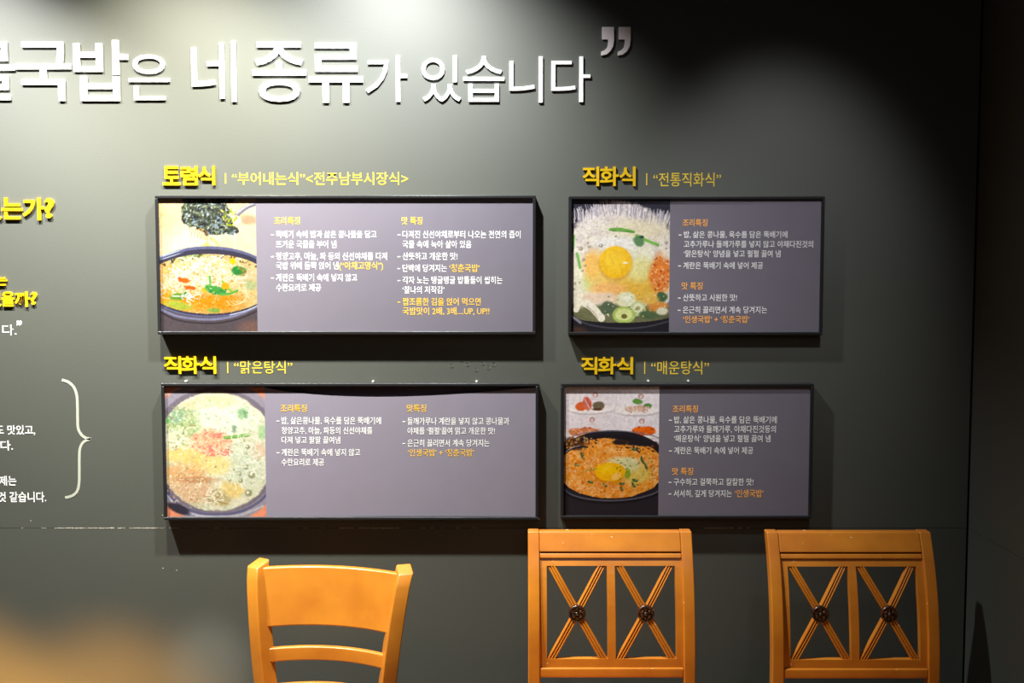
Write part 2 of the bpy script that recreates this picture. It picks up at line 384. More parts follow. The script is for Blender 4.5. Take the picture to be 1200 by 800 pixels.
    def noodles(s, n, cx, cy, rx, ry, L, wd, cols, al=.9, clip=None):
        for _ in range(n):
            a = s.r.uniform(0, 6.28); q = math.sqrt(s.r.random()); x = cx+rx*q*math.cos(a); y = cy+ry*q*math.sin(a)
            h = s.r.uniform(0, 6.28); pts = [(x, y)]
            bend = s.r.uniform(-.9, .9)
            for k in range(4):
                h += bend; x += math.cos(h)*L/4; y += math.sin(h)*L/4*.75; pts.append((x, y))
            s.line(pts, wd*s.r.uniform(.7, 1.2), cols[s.r.integers(len(cols))], al, clip)

def dish_a():
    p = Paint(11)
    p.fill((250,226,190), (255,240,215), 140)
    p.e(60,110,110,90,(255,214,150),soft=1.2,al=.7); p.e(520,250,120,100,(250,222,190),soft=1.2,al=.7)
    p.e(535,135,55,30,(240,170,140),soft=.8,al=.8); p.e(110,110,60,120,(250,205,180),soft=1.5,al=.5, rot=20)
    # spoon handle
    p.line([(455,120),(480,95),(520,65),(590,35)],22,(150,145,165)); p.line([(470,98),(520,60),(590,30)],7,(225,225,240)); p.line([(480,112),(530,72),(590,48)],4,(90,85,110))
    p.e(465,135,32,22,(255,245,225),soft=.4,rot=25)
    # seaweed clump
    cl = np.maximum.reduce([p.ell(285,75,135,75,0,.08,.35,30), p.ell(210,130,60,50,10,.1,.4,25), p.ell(330,150,110,72,8,.08,.35,30), p.ell(430,190,50,28,20,.1,.4,25), p.ell(300,20,150,30,0,.1,.3,30)])
    p.mixm(cl, (70,76,66))
    p.speck(cl, 420, 9, [(28,34,30),(40,48,40),(110,120,100),(84,96,66),(130,150,170),(56,64,60),(150,160,140),(30,30,34)], .85, 2.2, (140,480,10,230))
    p.speck(cl, 130, 5, [(205,215,225),(180,195,205),(170,180,120),(225,230,220)], .8, 2.4, (140,480,10,230))
    p.speck(p.ell(420,120,50,60,0,.2), 30, 8, [(190,200,60),(150,170,50),(220,215,120)], .8, 2, (380,470,70,200))
    for k in range(7): p.line([(190+k*14,185),(205+k*15,215),(200+k*20,235+4*k)],4,(205,140,60),.8)
    p.line([(250,220),(290,250),(300,290)],8,(245,225,160)); p.line([(320,240),(350,270),(365,300)],14,(240,220,150)); p.line([(455,215),(457,280),(448,330),(462,360),(440,385)],9,(255,248,225))
    p.e(268,305,20,24,(245,228,160),soft=.3); p.e(312,303,20,20,(248,232,165),soft=.3); p.e(290,282,16,14,(240,220,140),soft=.3)
    # pot
    p.e(300,515,395,213,(96,98,130),soft=.02); p.e(300,600,385,240,(86,76,84),soft=.03,al=.0)
    m = ((p.Y > 640) & (p.Y < 900)).astype(float)*p.ell(300,560,420,420,0,.02); p.mixm(m, (98,86,92))
    p.e(300,500,400,210,(110,112,150),soft=.02); p.e(300,503,388,196,(62,58,80),soft=.02)
    p.e(70,335,80,5,(215,225,245),rot=-18,soft=.6,al=.8); p.e(80,350,70,4,(200,212,240),rot=-18,soft=.6,al=.8)
    sc = (p.ell(300,512,372,176,0,.02)); 
    p.mixm(sc, (232,196,140))
    q = np.clip((p.noise(70)-.45)*5, 0, 1)*sc; p.mixm(q, (245,214,160))
    p.e(110,610,130,70,(250,170,70),soft=.8,al=.9,clip=sc); p.e(330,620,170,60,(246,168,76),soft=.8,al=.95,clip=sc); p.e(60,450,90,60,(248,196,130),soft=.8,clip=sc)
    p.e(200,370,130,26,(196,204,150),soft=.7,clip=sc,wob=.3); p.e(230,345,60,12,(120,160,90),soft=.5,al=.7,clip=sc,wob=.5)
    p.e(520,470,70,60,(225,205,165),soft=.8,clip=sc); p.e(545,520,40,30,(190,200,150),soft=.8,clip=sc)
    rim = np.clip(sc-p.ell(300,520,356,160,0,.03), 0, 1); p.speck(rim, 260, 6, [(60,44,30),(100,60,30),(220,190,120),(40,34,40)], .8, 1.8, (17,580,320,420))
    p.e(280,465,190,95,(250,238,205),soft=.5,al=.85,clip=sc,wob=.5)
    p.noodles(150,280,455,185,85,110,7,[(255,250,235),(250,240,215),(240,225,190),(255,255,245),(225,208,165)],.85,sc)
    p.noodles(30,110,530,90,60,120,8,[(250,245,235),(235,222,195)],.9,sc)
    p.speck(sc, 120, 7, [(190,150,80),(215,180,110),(250,225,120)], .6, 2, (120,460,380,560))
    p.speck(sc, 380, 6, [(240,150,60),(250,200,120),(214,130,60),(252,224,170),(190,180,110)], .5, 2.0, (17,580,560,690))
    p.speck(sc, 200, 6, [(250,240,210),(222,190,130),(200,160,90),(180,190,140)], .5, 2.2, (17,580,350,560))
    p.e(150,490,34,14,(226,120,70),rot=15,clip=sc,soft=.5,wob=1.2,wsc=16); p.e(190,535,32,14,(220,112,60),rot=15,clip=sc,soft=.5,wob=1.2,wsc=16); p.e(275,548,22,16,(250,200,90),clip=sc)
    p.e(470,435,42,26,(60,140,70),soft=.3,clip=sc,wob=.6); p.speck(p.ell(475,438,45,28), 25, 7, [(30,100,50),(120,190,90),(160,120,60)], .8, 2,(430,525,405,465))
    p.e(340,548,62,26,(90,168,84),soft=.3,rot=12,clip=sc,wob=.6); p.line([(305,470),(308,510),(300,540)],13,(110,185,95),.9); p.line([(370,575),(420,570),(465,552)],14,(110,180,90)); p.line([(380,500),(410,535),(430,555)],16,(150,195,80),.9)
    p.e(395,525,22,24,(245,185,60),clip=sc,wob=.3)
    p.speck(p.ell(340,550,65,28), 40, 6, [(50,130,70),(170,215,140),(60,150,80)], .8, 2.4,(270,410,515,580))
    p.e(115,588,45,20,(120,160,70),soft=.4,clip=sc,wob=.6); p.e(165,572,14,14,(80,150,70),clip=sc); p.e(120,640,80,26,(190,200,90),soft=.5,clip=sc,wob=.5,rot=10); p.e(330,668,36,14,(150,180,90),soft=.6,clip=sc,wob=.8,wsc=18)
    p.e(440,378,18,20,(250,205,70),soft=.3); p.noodles(14,170,595,60,25,40,6,[(250,250,245)],.9,sc)
    for k in range(4): p.line([(400+20*k,610),(440+22*k,640-8*k),(530-4*k,600-14*k),(500,560-8*k)],5,(255,235,195),.7,sc)
    p.line([(17,662),(120,705),(300,722),(450,700),(590,640)],14,(150,152,190),.9); p.line([(420,695),(520,668),(590,636)],6,(230,232,250),.9)
    p.line([(17,680),(120,728),(300,745),(450,724),(590,668)],10,(60,52,62),.9)
    p.e(560,770,90,40,(150,110,100),soft=.8,al=.7); return p
def dish_b():
    p = Paint(22)
    p.fill((44,42,56)); fo = np.maximum(p.ell(300,400,330,372,0,.06,.10,26), p.ell(300,330,310,290,0,.1,.10,20)); p.mixm(fo, (226,214,208))
    p.e(300,440,330,320,(238,228,212),soft=.3); p.mixm(np.clip((p.noise(50)-.45)*4,0,1)*fo*.5, (205,190,190))
    for _ in range(230):
        x = p.r.uniform(20,578); yt = 95-75*math.exp(-((x-250)/190)**2)+p.r.uniform(-14,30); p.line([(x,yt+60),(x+p.r.uniform(-10,10)+(x-300)*.05,yt)],p.r.uniform(3,6),[(240,232,232),(200,190,200),(150,142,156)][p.r.integers(3)],.75)
    p.speck(fo, 420, 6, [(170,155,165),(250,245,240),(190,175,180),(255,250,245),(150,140,150)], .55, 1.2, (17,580,60,330))
    p.e(420,190,170,60,(236,222,180),soft=.9,al=.6); p.e(80,500,80,130,(236,230,196),soft=.8,al=.6); p.e(120,500,40,50,(210,225,140),soft=.9,al=.7)
    p.e(145,400,60,90,(250,190,90),soft=.7,al=.9,wob=.3); p.e(330,500,190,110,(240,200,96),soft=.6,al=.95,wob=.25); p.e(420,540,130,80,(226,176,60),soft=.7,al=.8,wob=.3); p.e(230,540,100,40,(245,180,110),soft=.7,al=.8)
    p.e(400,350,90,110,(236,232,205),soft=.6,al=.9); p.e(415,425,90,70,(232,222,140),soft=.8,al=.8)
    p.e(280,270,130,40,(240,236,232),soft=.7,al=.8)
    p.e(530,450,62,110,(232,130,50),soft=.5,wob=.5); p.speck(p.ell(530,450,60,115), 150, 8, [(180,70,20),(245,160,80),(210,100,30),(250,200,150)], .75, 1.5,(460,580,330,580))
    p.e(272,392,96,100,(200,140,40),soft=.25,al=.5); p.e(270,380,93,94,(250,190,30),soft=.05); p.e(262,368,70,66,(254,208,60),soft=.9,al=.8); p.e(328,384,18,5,(255,245,210),rot=8,soft=.5); 
    p.line([(238,188),(300,186),(372,202)],16,(110,170,70)); p.line([(250,196),(300,198),(360,204)],6,(60,120,40),.8)
    p.line([(388,224),(420,240),(470,262),(512,278)],18,(130,185,85)); p.e(403,255,32,30,(96,135,90),soft=.4,wob=.6); p.e(418,232,14,10,(50,84,56),soft=.4)
    p.line([(30,225),(28,270),(22,315)],14,(120,185,90)); p.line([(48,330),(58,370),(66,412)],16,(130,190,95))
    for x,y,r in ((70,300,12),(118,290,9),(185,282,12),(85,365,9),(95,400,8),(35,505,9),(62,500,6),(110,268,6),(560,265,9),(560,300,7),(30,540,8),(80,430,7),(270,228,7)): p.e(x,y,r,r*.9,(130,120,100),soft=.5,al=.8); p.e(x-2,y-2,r*.4,r*.4,(235,225,210),soft=.6)
    lo = ((p.Y > 600)).astype(float); p.e(300,690,320,62,(104,104,70),soft=.3,al=.95,wob=.3)
    p.e(180,590,110,32,(232,205,180),soft=.6,wob=.4); p.line([(70,560),(60,610),(45,660)],34,(236,226,205)); p.line([(95,620),(140,650),(190,710)],44,(238,230,212)); p.line([(105,640),(150,680),(170,715)],8,(180,165,140),.8)
    p.e(228,650,44,38,(84,100,74),soft=.3,wob=.4); p.e(330,600,54,46,(228,226,190),soft=.25,wob=.3); p.e(335,596,18,16,(240,238,215),soft=.5)
    p.e(400,655,44,44,(196,206,150),soft=.12,rot=20); p.e(400,652,30,29,(226,230,190),soft=.2); p.e(400,652,13,12,(150,150,100),soft=.5)
    p.e(320,692,66,50,(170,192,96),soft=.08); p.e(320,690,50,36,(214,222,146),soft=.15); p.e(322,700,17,14,(110,104,50),soft=.4)
    p.e(540,585,36,32,(70,100,66),soft=.3,wob=.5); p.e(470,690,60,24,(80,100,66),soft=.4,wob=.4); p.e(510,640,60,30,(214,140,60),soft=.5,wob=.5); p.e(540,670,34,24,(226,220,190),soft=.4,wob=.4); p.e(470,600,50,26,(228,180,80),soft=.6,wob=.4)
    p.speck(None, 60, 5, [(245,240,210),(250,220,120),(120,110,60)], .7, 1.6,(200,570,560,710))
    bt = (p.Y > (668+70*np.sqrt(np.clip(1-((p.X-300)/345)**2, 0, 1)))).astype(float); p.mixm(bt, (30,27,34))
    p.line([(17,685),(90,738),(200,764),(330,772),(460,760),(590,725)],10,(72,68,80),.8); p.line([(17,700),(45,718),(70,738)],14,(150,146,160),.8)
    p.e(40,790,70,30,(70,44,34),soft=.5,al=.8); return p
def dish_c():
    p = Paint(33)
    p.fill((236,130,84)); p.e(298,400,412,436,(150,142,160),soft=.03); p.e(298,395,372,380,(118,108,124),soft=.03); p.e(300,400,330,362,(150,136,132),soft=.05)
    p.line([(17,640),(80,715),(180,765),(300,780),(430,762),(530,710),(590,650)],16,(96,92,130)); p.line([(17,665),(80,735),(180,782),(300,796)],8,(190,188,215)); 
    so = p.ell(300,400,335,356,0,.03,.06,60); p.mixm(so, (222,216,186)); p.mixm(np.clip((p.noise(70)-.45)*4,0,1)*so, (206,210,176))
    p.e(310,200,220,120,(226,228,205),soft=.6,wob=.4,clip=so); p.e(310,95,110,40,(214,220,160),soft=.6,wob=.3,clip=so); p.e(170,110,70,40,(222,206,160),soft=.7,clip=so)
    p.e(120,240,90,90,(178,196,130),soft=.6,wob=.5,clip=so); p.e(70,180,60,50,(140,178,140),soft=.6,wob=.5,clip=so); p.e(100,330,90,40,(190,190,130),soft=.6,wob=.5,clip=so)
    p.e(470,480,110,110,(206,214,186),soft=.6,wob=.4,clip=so); p.e(540,400,40,50,(222,190,160),soft=.6,clip=so)
    p.e(120,420,120,50,(244,206,110),soft=.6,wob=.4,clip=so); p.e(200,450,80,46,(250,196,90),soft=.5,wob=.4,clip=so); p.e(290,480,100,60,(240,214,130),soft=.6,wob=.4,clip=so)
    p.e(110,540,120,70,(226,170,100),soft=.6,wob=.5,clip=so); p.e(160,640,120,80,(218,176,130),soft=.6,wob=.5,clip=so); p.e(190,570,110,20,(190,120,60),soft=.6,al=.7,wob=.6,clip=so)
    p.e(380,630,70,50,(232,200,110),soft=.6,wob=.5,clip=so); p.e(320,690,60,40,(190,170,110),soft=.6,wob=.5,clip=so)
    p.speck(so, 900, 6, [(250,248,235),(236,232,210),(200,200,160),(176,186,140),(242,236,200)], .55, 2.2)
    p.speck(p.ell(290,170,190,90), 160, 6, [(180,200,180),(250,250,240),(150,180,150),(230,236,214)], .6, 2.4,(120,480,80,260))
    p.speck(p.ell(100,240,90,120), 120, 8, [(130,160,100),(110,150,110),(210,216,170),(160,150,90)], .6, 2.4,(17,190,120,380))
    p.speck(p.ell(160,620,150,130), 260, 6, [(240,205,160),(190,130,70),(250,226,190),(170,110,60)], .6, 1.4,(17,340,480,750))
    for x,y,r in ((452,335,13),(480,372,15),(470,492,14),(432,532,14),(437,575,13),(375,570,10),(470,410,9),(500,540,20),(400,505,8),(68,375,14),(240,452,8),(295,490,7),(480,650,20),(130,500,6)): p.e(x,y,r,r*1.05,(140,136,96),soft=.5,al=.85); p.e(x-4,y-4,r*.4,r*.4,(232,230,200),soft=.6)
    p.e(275,340,108,74,(244,180,130),soft=.4,wob=.7,wsc=30,clip=so); p.speck(p.ell(275,345,115,85,0,.1,.3), 260, 7, [(232,110,80),(250,200,160),(240,150,100),(252,224,196),(220,90,70)], .7, 1.7,(150,400,250,440))
    for cx, cy, rx, ry in ((300,300,40,18),(355,400,40,20),(268,395,22,38)):
        p.speck(p.ell(cx,cy,rx,ry,0,.3,.6,14), 60, 6, [(222,96,74),(240,140,110),(206,80,62),(236,120,90)], .7, 1.9, (cx-rx,cx+rx,cy-ry,cy+ry))
    p.speck(p.ell(200,470,110,50,0,.3,.6,20), 120, 7, [(250,206,110),(240,186,80),(252,226,160)], .6, 1.8, (60,330,410,540))
    p.speck(p.ell(470,480,110,140,0,.3,.5,30), 260, 7, [(232,236,214),(196,206,176),(180,192,150),(240,242,228)], .55, 2.2, (350,580,330,640))
    p.line([(352,316),(410,308),(488,298)],19,(128,180,76)); p.line([(360,322),(420,316),(484,306)],6,(84,136,50),.7)
    p.e(455,165,28,36,(150,190,140),rot=20,soft=.7,wob=1.2,wsc=16); p.speck(p.ell(455,165,30,38), 30, 7, [(110,170,110),(170,205,160),(90,150,90)], .7, 2, (425,485,125,205)); p.e(405,262,14,22,(130,155,130),soft=.7,wob=1.2,wsc=14); p.e(28,215,14,14,(120,180,100),soft=.5); p.e(565,280,26,40,(170,205,150),soft=.5,wob=.6)
    p.e(505,225,36,40,(232,234,214),soft=.2); p.e(505,225,24,27,(214,222,190),soft=.4)
    p.noodles(40,440,440,110,160,90,7,[(236,236,215),(216,222,190)],.7,so); p.noodles(16,80,300,60,60,100,9,[(232,232,205)],.8,so)
    p.noodles(20,290,670,30,50,60,5,[(245,238,215),(150,120,70)],.8,so)
    p.speck(np.clip(p.ell(300,400,340,362)-p.ell(300,408,318,338),0,1), 220, 5, [(245,240,225),(190,180,170),(230,222,200)], .6, 2,(17,580,30,200))
    p.e(80,745,70,26,(40,34,50),soft=.4,rot=25,al=.9); p.line([(180,788),(300,792),(420,785),(560,730)],14,(200,194,200),.6)
    p.line([(17,60),(60,35),(110,17)],8,(205,205,225),.8); return p
def dish_d():
    p = Paint(44)
    p.fill((226,216,222)); p.e(470,120,140,200,(234,226,232),soft=.8); p.line([(330,17),(322,150),(300,290)],6,(206,196,206),.5)
    for cx, cy in ((170,150),(450,160),(120,300),(500,300)):
        p.e(cx,cy,140,34,(196,184,188),soft=.15,al=.8); p.e(cx,cy-6,138,30,(240,232,232),soft=.12)
    for cx, cy in ((203,63),(472,72),(184,212),(478,222)):
        p.e(cx,cy,17,16,(190,150,146),soft=.2); p.e(cx,cy+3,9,10,(226,206,204),soft=.4); p.e(cx,cy+28,30,3,(206,190,194),soft=.6,al=.7)
    p.e(118,132,36,24,(214,112,80),soft=.25,wob=.4); p.e(155,115,26,40,(206,120,108),rot=-12,soft=.25,wob=.3); p.line([(140,90),(156,120),(172,150)],5,(240,205,195),.8); p.line([(152,84),(170,118),(180,146)],4,(160,60,50),.7); p.e(222,126,38,24,(112,98,80),soft=.25,wob=.4); p.e(215,150,30,8,(90,60,44),soft=.5)
    p.e(455,145,72,18,(220,186,170),soft=.3,wob=.6); p.e(450,103,28,17,(106,150,76),soft=.3,wob=.6); p.e(512,130,22,14,(96,140,80),soft=.3,wob=.5); p.speck(p.ell(450,148,80,20), 40, 7, [(240,222,210),(190,140,120),(200,165,150)], .8, 1.6,(370,530,125,170))
    p.e(140,285,92,26,(212,140,110),soft=.25,wob=.6); p.speck(p.ell(140,285,92,28),60,8,[(190,100,70),(236,176,140),(170,110,60)],.8,1.6,(45,230,255,310)); p.e(490,280,66,26,(230,110,60),soft=.25,wob=.6); p.speck(p.ell(490,280,66,26),40,7,[(244,140,90),(200,80,40)],.8,1.6,(420,560,250,305))
    # pot
    m = (p.Y > 480).astype(float); p.mixm(m, (34,30,38))
    p.e(300,488,345,212,(30,27,34),soft=.01); p.line([(17,345),(60,318),(130,294),(240,282),(340,281),(440,288),(530,306),(590,326)],7,(118,114,130),.8)
    p.e(300,500,330,198,(26,21,26),soft=.02)
    so = p.ell(300,505,322,184,0,.02,.05,30); so = so*np.clip((p.Y-(300+80*np.clip((p.X-200)/380,0,1)))/12, 0, 1)
    p.mixm(so, (232,158,88)); p.mixm(np.clip((p.noise(40)-.48)*5,0,1)*so, (240,178,116)); p.mixm(np.clip((p.noise(26)-.6)*7,0,1)*so, (214,124,66))
    p.speck(so, 800, 7, [(246,200,150),(222,134,74),(240,170,104),(206,112,60),(250,214,170)], .5, 2.0)
    p.e(80,360,70,36,(84,50,32),soft=.5,wob=.7,wsc=20); p.speck(p.ell(110,350,110,40), 120, 7, [(40,28,24),(170,110,60),(120,80,50),(206,160,110)], .8, 1.7,(20,240,310,410))
    p.line([(22,420),(60,392),(110,376),(158,378)],9,(24,20,26)); p.line([(26,412),(64,384),(116,368)],3,(200,196,210),.8)
    p.speck(None, 60, 7, [(30,22,24),(60,30,26),(150,90,50)], .9, 1.8,(330,575,340,410)); p.e(480,355,90,16,(30,24,28),soft=.5,wob=.6); p.e(350,350,40,16,(40,28,28),soft=.5,wob=.7)
    p.e(370,480,100,44,(228,216,166),soft=.5,wob=.4); p.e(450,540,80,60,(216,196,110),soft=.6,al=.8,wob=.5); p.e(410,490,60,40,(212,208,160),soft=.6,al=.7)
    p.e(295,540,98,64,(196,130,50),soft=.2,al=.5); p.e(292,528,92,56,(246,178,28),soft=.06); p.e(275,510,60,30,(252,204,60),soft=.9,al=.8); p.e(330,555,34,20,(250,200,120),rot=-35,soft=.35)
    p.e(398,540,16,26,(140,160,60),soft=.4,wob=.5)
    for x,y,a in ((125,425,60),(490,470,60),(505,495,70),(440,580,20),(360,630,70),(362,600,0),(130,440,50),(435,392,0),(432,608,60),(260,608,40),(175,590,10),(95,484,10),(480,450,80)): p.e(x,y,18,8,(64,84,50),rot=a,soft=.4,wob=.4); p.e(x+3,y-2,6,3,(130,150,90),rot=a,soft=.6)
    p.speck(so, 60, 5, [(110,110,50),(150,140,70),(90,100,50)], .8, 2.0,(330,560,440,640)); p.e(180,515,44,6,(140,140,70),rot=-10,soft=.7,al=.6,wob=.4)
    p.noodles(40,180,450,150,70,60,5,[(246,200,140),(220,140,80)],.6,so); p.noodles(40,200,640,180,40,60,6,[(248,190,140),(222,140,90)],.6,so)
    p.line([(17,632),(70,668),(170,694),(300,702),(430,692),(530,668),(590,640)],9,(92,88,100),.9); p.line([(17,645),(70,682),(170,708),(300,716),(430,706),(530,682),(590,655)],14,(18,16,20),.9)
    return p
def photo_mat(name, gain, sat):
    m = bpy.data.materials.new(name); m.use_nodes = True; nt = m.node_tree; p = nt.nodes['Principled BSDF']
    a = nt.nodes.new('ShaderNodeVertexColor'); a.layer_name = 'ink'
    h = nt.nodes.new('ShaderNodeHueSaturation'); h.inputs['Saturation'].default_value = sat; h.inputs['Value'].default_value = gain
    nt.links.new(a.outputs[0], h.inputs['Color']); nt.links.new(h.outputs[0], p.inputs['Base Color'])
    p.inputs['Roughness'].default_value = .42; p.inputs['Specular IOR Level'].default_value = .35
    return m
def photo_sheet(P, quad, off, parent, gain, sat):
    """quad: photo positions of the printed picture's corners, left/right at top and bottom"""
    (xa, ya), (xb, yb) = quad
    a = W(xa, yb, off); b = W(xb, ya, off)
    nx, ny = P.nx, P.ny
    xs = np.linspace(a.x, b.x, nx)-parent.location.x; zs = np.linspace(b.z, a.z, ny)-parent.location.z
    V = np.empty((ny, nx, 3)); V[..., 0] = xs[None]; V[..., 1] = -off-parent.location.y; V[..., 2] = zs[:, None]
    me = bpy.data.meshes.new('dish_photo'); me.vertices.add(nx*ny); me.vertices.foreach_set('co', V.ravel())
    i = np.arange((ny-1)*(nx-1)); r = i//(nx-1); c = i % (nx-1); k = r*nx+c
    q = np.stack([k+nx, k+nx+1, k+1, k], 1).ravel()
    me.loops.add(len(q)); me.loops.foreach_set('vertex_index', q); me.polygons.add(len(i)); me.polygons.foreach_set('loop_start', i*4); me.polygons.foreach_set('loop_total', np.full(len(i), 4))
    me.update(); me.validate()
    g = P.noise(6, 2)*.5+P.noise(14, 2)*.5; g = (g-g.mean())/g.std()
    I = np.clip(P.I*(1+.03*g[..., None]), 0, 1); lin = np.where(I <= .04045, I/12.92, ((I+.055)/1.055)**2.4)
    ca = me.color_attributes.new('ink', 'FLOAT_COLOR', 'POINT'); buf = np.ones((ny*nx, 4)); buf[:, :3] = lin.reshape(-1, 3); ca.data.foreach_set('color', buf.ravel())
    return link('dish_photo', me, photo_mat('dish_print', gain, sat), parent)

# ------------------------------------------------------------------ framed menu boards
def board(label, x0, x1, y0, y1, px1, dish, gain=.8, sat=1.0, sag=False, screws=()):
    """x0..y1: outer outline at the front of the frame; px1: where the printed picture ends"""
    T = .030; a = W(x0, y1, T); b = W(x1, y0, T)
    root = empty('menu_board', ((a.x+b.x)/2, 0, a.z)); L = root.location
    w2 = (b.x-a.x)/2; h = b.z-a.z; bw = .0085
    tag(root, label, 'menu board', 'framed menu boards on the wall')
    for nm, bx in (('frame_rail', (-w2, w2, 0, bw)), ('frame_rail', (-w2, w2, h-bw, h)), ('frame_rail', (-w2, -w2+bw, bw, h-bw)), ('frame_rail', (w2-bw, w2, bw, h-bw))):
        MB().box(bx[0], bx[1], -T, -.0005, bx[2], bx[3]).build(nm, M['frame'], root, bevel=.0014)
    MB().box(-w2+bw, w2-bw, -.018, -.002, bw, h-bw).build('backing_board', M['backing'], root)
    off = .0225
    xp = W(px1, 500, off).x-L.x
    # printed sheet: purple part; where the edge sags, the dark gap mimics rail shade
    n = 28; mbs = MB(); rings = []
    zt = h-bw-(.0 if not sag else .004); 
    for i in range(n+1):
        t = i/n; x = xp+(w2-bw-xp)*t
        dz = 0
        if sag: dz = .027*math.sin(math.pi*min(1, max(0, t))**.8)
        zb = bw+(0 if not sag else .003*max(0, (t-.25))*(1-t)*3)
        rings.append([(x, -off, zb), (x, -off, zt-dz), (x, -.0181, zt-dz), (x, -.0181, zb)])
    mbs.loft(rings); mbs.build('printed_sheet', M['print_lifted' if sag else 'print_purple'], root)
    MB().box(-w2+bw, xp, -off+.0006, -.0181, bw, h-bw).build('printed_sheet', M['print_purple'], root)
    # the picture as its own print
    P = dish(); s = photo_sheet(P, ((0, 0), (1, 1)), off, root, gain, sat)
    co = np.empty(len(s.data.vertices)*3); s.data.vertices.foreach_get('co', co); co = co.reshape(-1, 3)
    for ax, lo, hi in ((0, -w2+bw, xp), (2, bw, h-bw-(.003 if sag else 0))):
        c = co[:, ax]; co[:, ax] = lo+(c-c.min())/(c.max()-c.min())*(hi-lo)
    s.data.vertices.foreach_set('co', co.ravel()); s.data.update()
    for px, py in screws:
        p = W(px, py, .012)-L
        mb = MB(); mb.loft([[(p.x+r*math.cos(k*math.pi/4), -.012+dy, p.z+r*math.sin(k*math.pi/4)) for k in range(8)] for r, dy in ((.0035, .011), (.0035, 0), (.002, -.002))])
        mb.build('clip', M['screw'], root)
    return root, off
TOFF = .0230
def cols(root, rows):
    for s, a, b, y0, y1, kind in rows:
        m, bk, nm, bo = {'w': ('ink_white', '', 'text_line', .007), 'y': ('ink_yellow', '', 'highlighted_line', .015), 'o': ('ink_orange', '', 'highlighted_line', .015)}[kind]
        bk = 'row%g_%g' % (a, y0)
        if s.startswith('- '):
            s = s[2:]; dash = a-6.0; ym = (y0+y1)/2
            text('-', dash, dash+3.4, ym+.1, ym+1.2, m, nm, TOFF, 0, .01, 'box', root, bk)
        text(s, a, b, y0, y1, m, nm, TOFF, 0, bo, 'line', root, bk)
A, _ = board('wide framed board with noodle soup under lifted seaweed, upper left of the four', 184.8, 628, 228.8, 391.8, 303.7, dish_a, .30, 1.1)
cols(A, [('조리특징',321.4,351.4,254,263,'y'),('- 뚝배기 속에 밥과 삶은 콩나물을 담고',323.6,441,270,278.8,'w'),('뜨거운 국물을 부어 냄',323.6,394,281.6,290.4,'w'),
 ('- 청양고추, 마늘, 파 등의 신선야채를 다져',323.6,453.4,295.6,304.4,'w'),('국밥 위에 듬뿍 얹어 냄',323.6,396.6,306.6,315.4,'w'),('(“야채고명식”)',397.4,449,306.4,315.6,'y'),
 ('- 계란은 뚝배기 속에 넣지 않고',323.6,418.5,320.6,329.4,'w'),('수란요리로 제공',323.6,376,332.4,341.2,'w'),
 ('맛 특징',470.7,495,254,263,'y'),('- 다져진 신선야채로부터 나오는 천연의 즙이',471.8,610,270,279,'w'),('국물 속에 녹아 살아 있음',471.8,552.4,281.6,290.4,'w'),
 ('- 산뜻하고 개운한 맛!',471.8,536,295.6,304.4,'w'),('- 단박에 당겨지는',471.8,523.6,309.6,318.4,'w'),('‘청춘국밥’',526.6,562,309.4,318.6,'y'),
 ('- 각자 노는 탱글탱글 밥톨들이 씹히는',471.8,588.7,323.6,332.4,'w'),('‘찰나의 저작감’',471.8,520.8,335,343.8,'w'),
 ('- 짭조름한 김을 얹어 먹으면',471.8,563.4,348.8,357.8,'y'),('국밥맛이 2배, 3배....UP, UP!!',471.8,573.6,359.8,368.8,'y')])
B, _ = board('framed board showing a raw egg yolk in foaming soup, upper right', 666, 967, 229.8, 392.5, 782.8, dish_b, .70, 1.0)
cols(B, [('조리특징',799.9,829.3,256.6,265,'o'),('- 밥, 삶은 콩나물, 육수를 담은 뚝배기에',801.3,922.8,270.6,278.6,'w'),('고추가루나 들깨가루를 넣지 않고 야채다진것의',801.3,953,281.8,290,'w'),
 ('‘맑은탕식’ 양념을 넣고 펄펄 끓여 냄',801.3,914.8,293,301.2,'w'),('- 계란은 뚝배기 속에 넣어 제공',800.6,894.2,306.8,315,'w'),('맛 특징',798.8,823.5,330.6,339.2,'o'),
 ('- 산뜻하고 시원한 맛!',800.4,863.7,344.4,352.6,'w'),('- 은근히 끓리면서 계속 당겨지는',800.2,898.9,358.7,367,'w'),('‘인생국밥’ + ‘청춘국밥’',800.4,878.3,369.7,378.2,'o')])
Cc, _ = board('wide framed board with bubbling pale bean sprout soup, lower left, its sheet sagging', 192, 631.3, 449, 609.3, 310.6, dish_c, .56, .9, True, ((217.5,446.8),(437,447.2),(558.5,447.2),(631,608)))
cols(Cc, [('조리특징',328.8,359.4,473.7,482.5,'y'),('- 밥, 삶은콩나물, 육수를 담은 뚝배기에',330,446.5,488.3,497,'w'),('청양고추, 마늘, 파등의 신선야채를',330,436.3,500,508.4,'w'),('다져 넣고 팔팔 끓여냄',330,398.7,511.2,519.5,'w'),
 ('- 계란은 뚝배기 속에 넣지 않고',330,422,525.5,534,'w'),('수란요리로 제공',330,379.7,537,545.5,'w'),('맛특징',476.8,499.6,473.7,482.5,'y'),('- 들깨가루나 계란을 넣지 않고 콩나물과',477.6,596.7,489,497.5,'w'),
 ('야채를 ‘펄펄’끓여 맑고 개운한 맛!',477.6,580,500.4,508.8,'w'),('- 은근히 끓리면서 계속 당겨지는',477.6,573.6,514.6,523.2,'w'),('‘인생국밥’ + ‘청춘국밥’',478,555.4,525.8,534.4,'y')])
Dd, _ = board('framed board showing red stew with egg below side dishes, lower right', 657, 954, 449.3, 607.8, 772.3, dish_d, .72, 1.1, False, ((760,446.6),(807,446.6)))
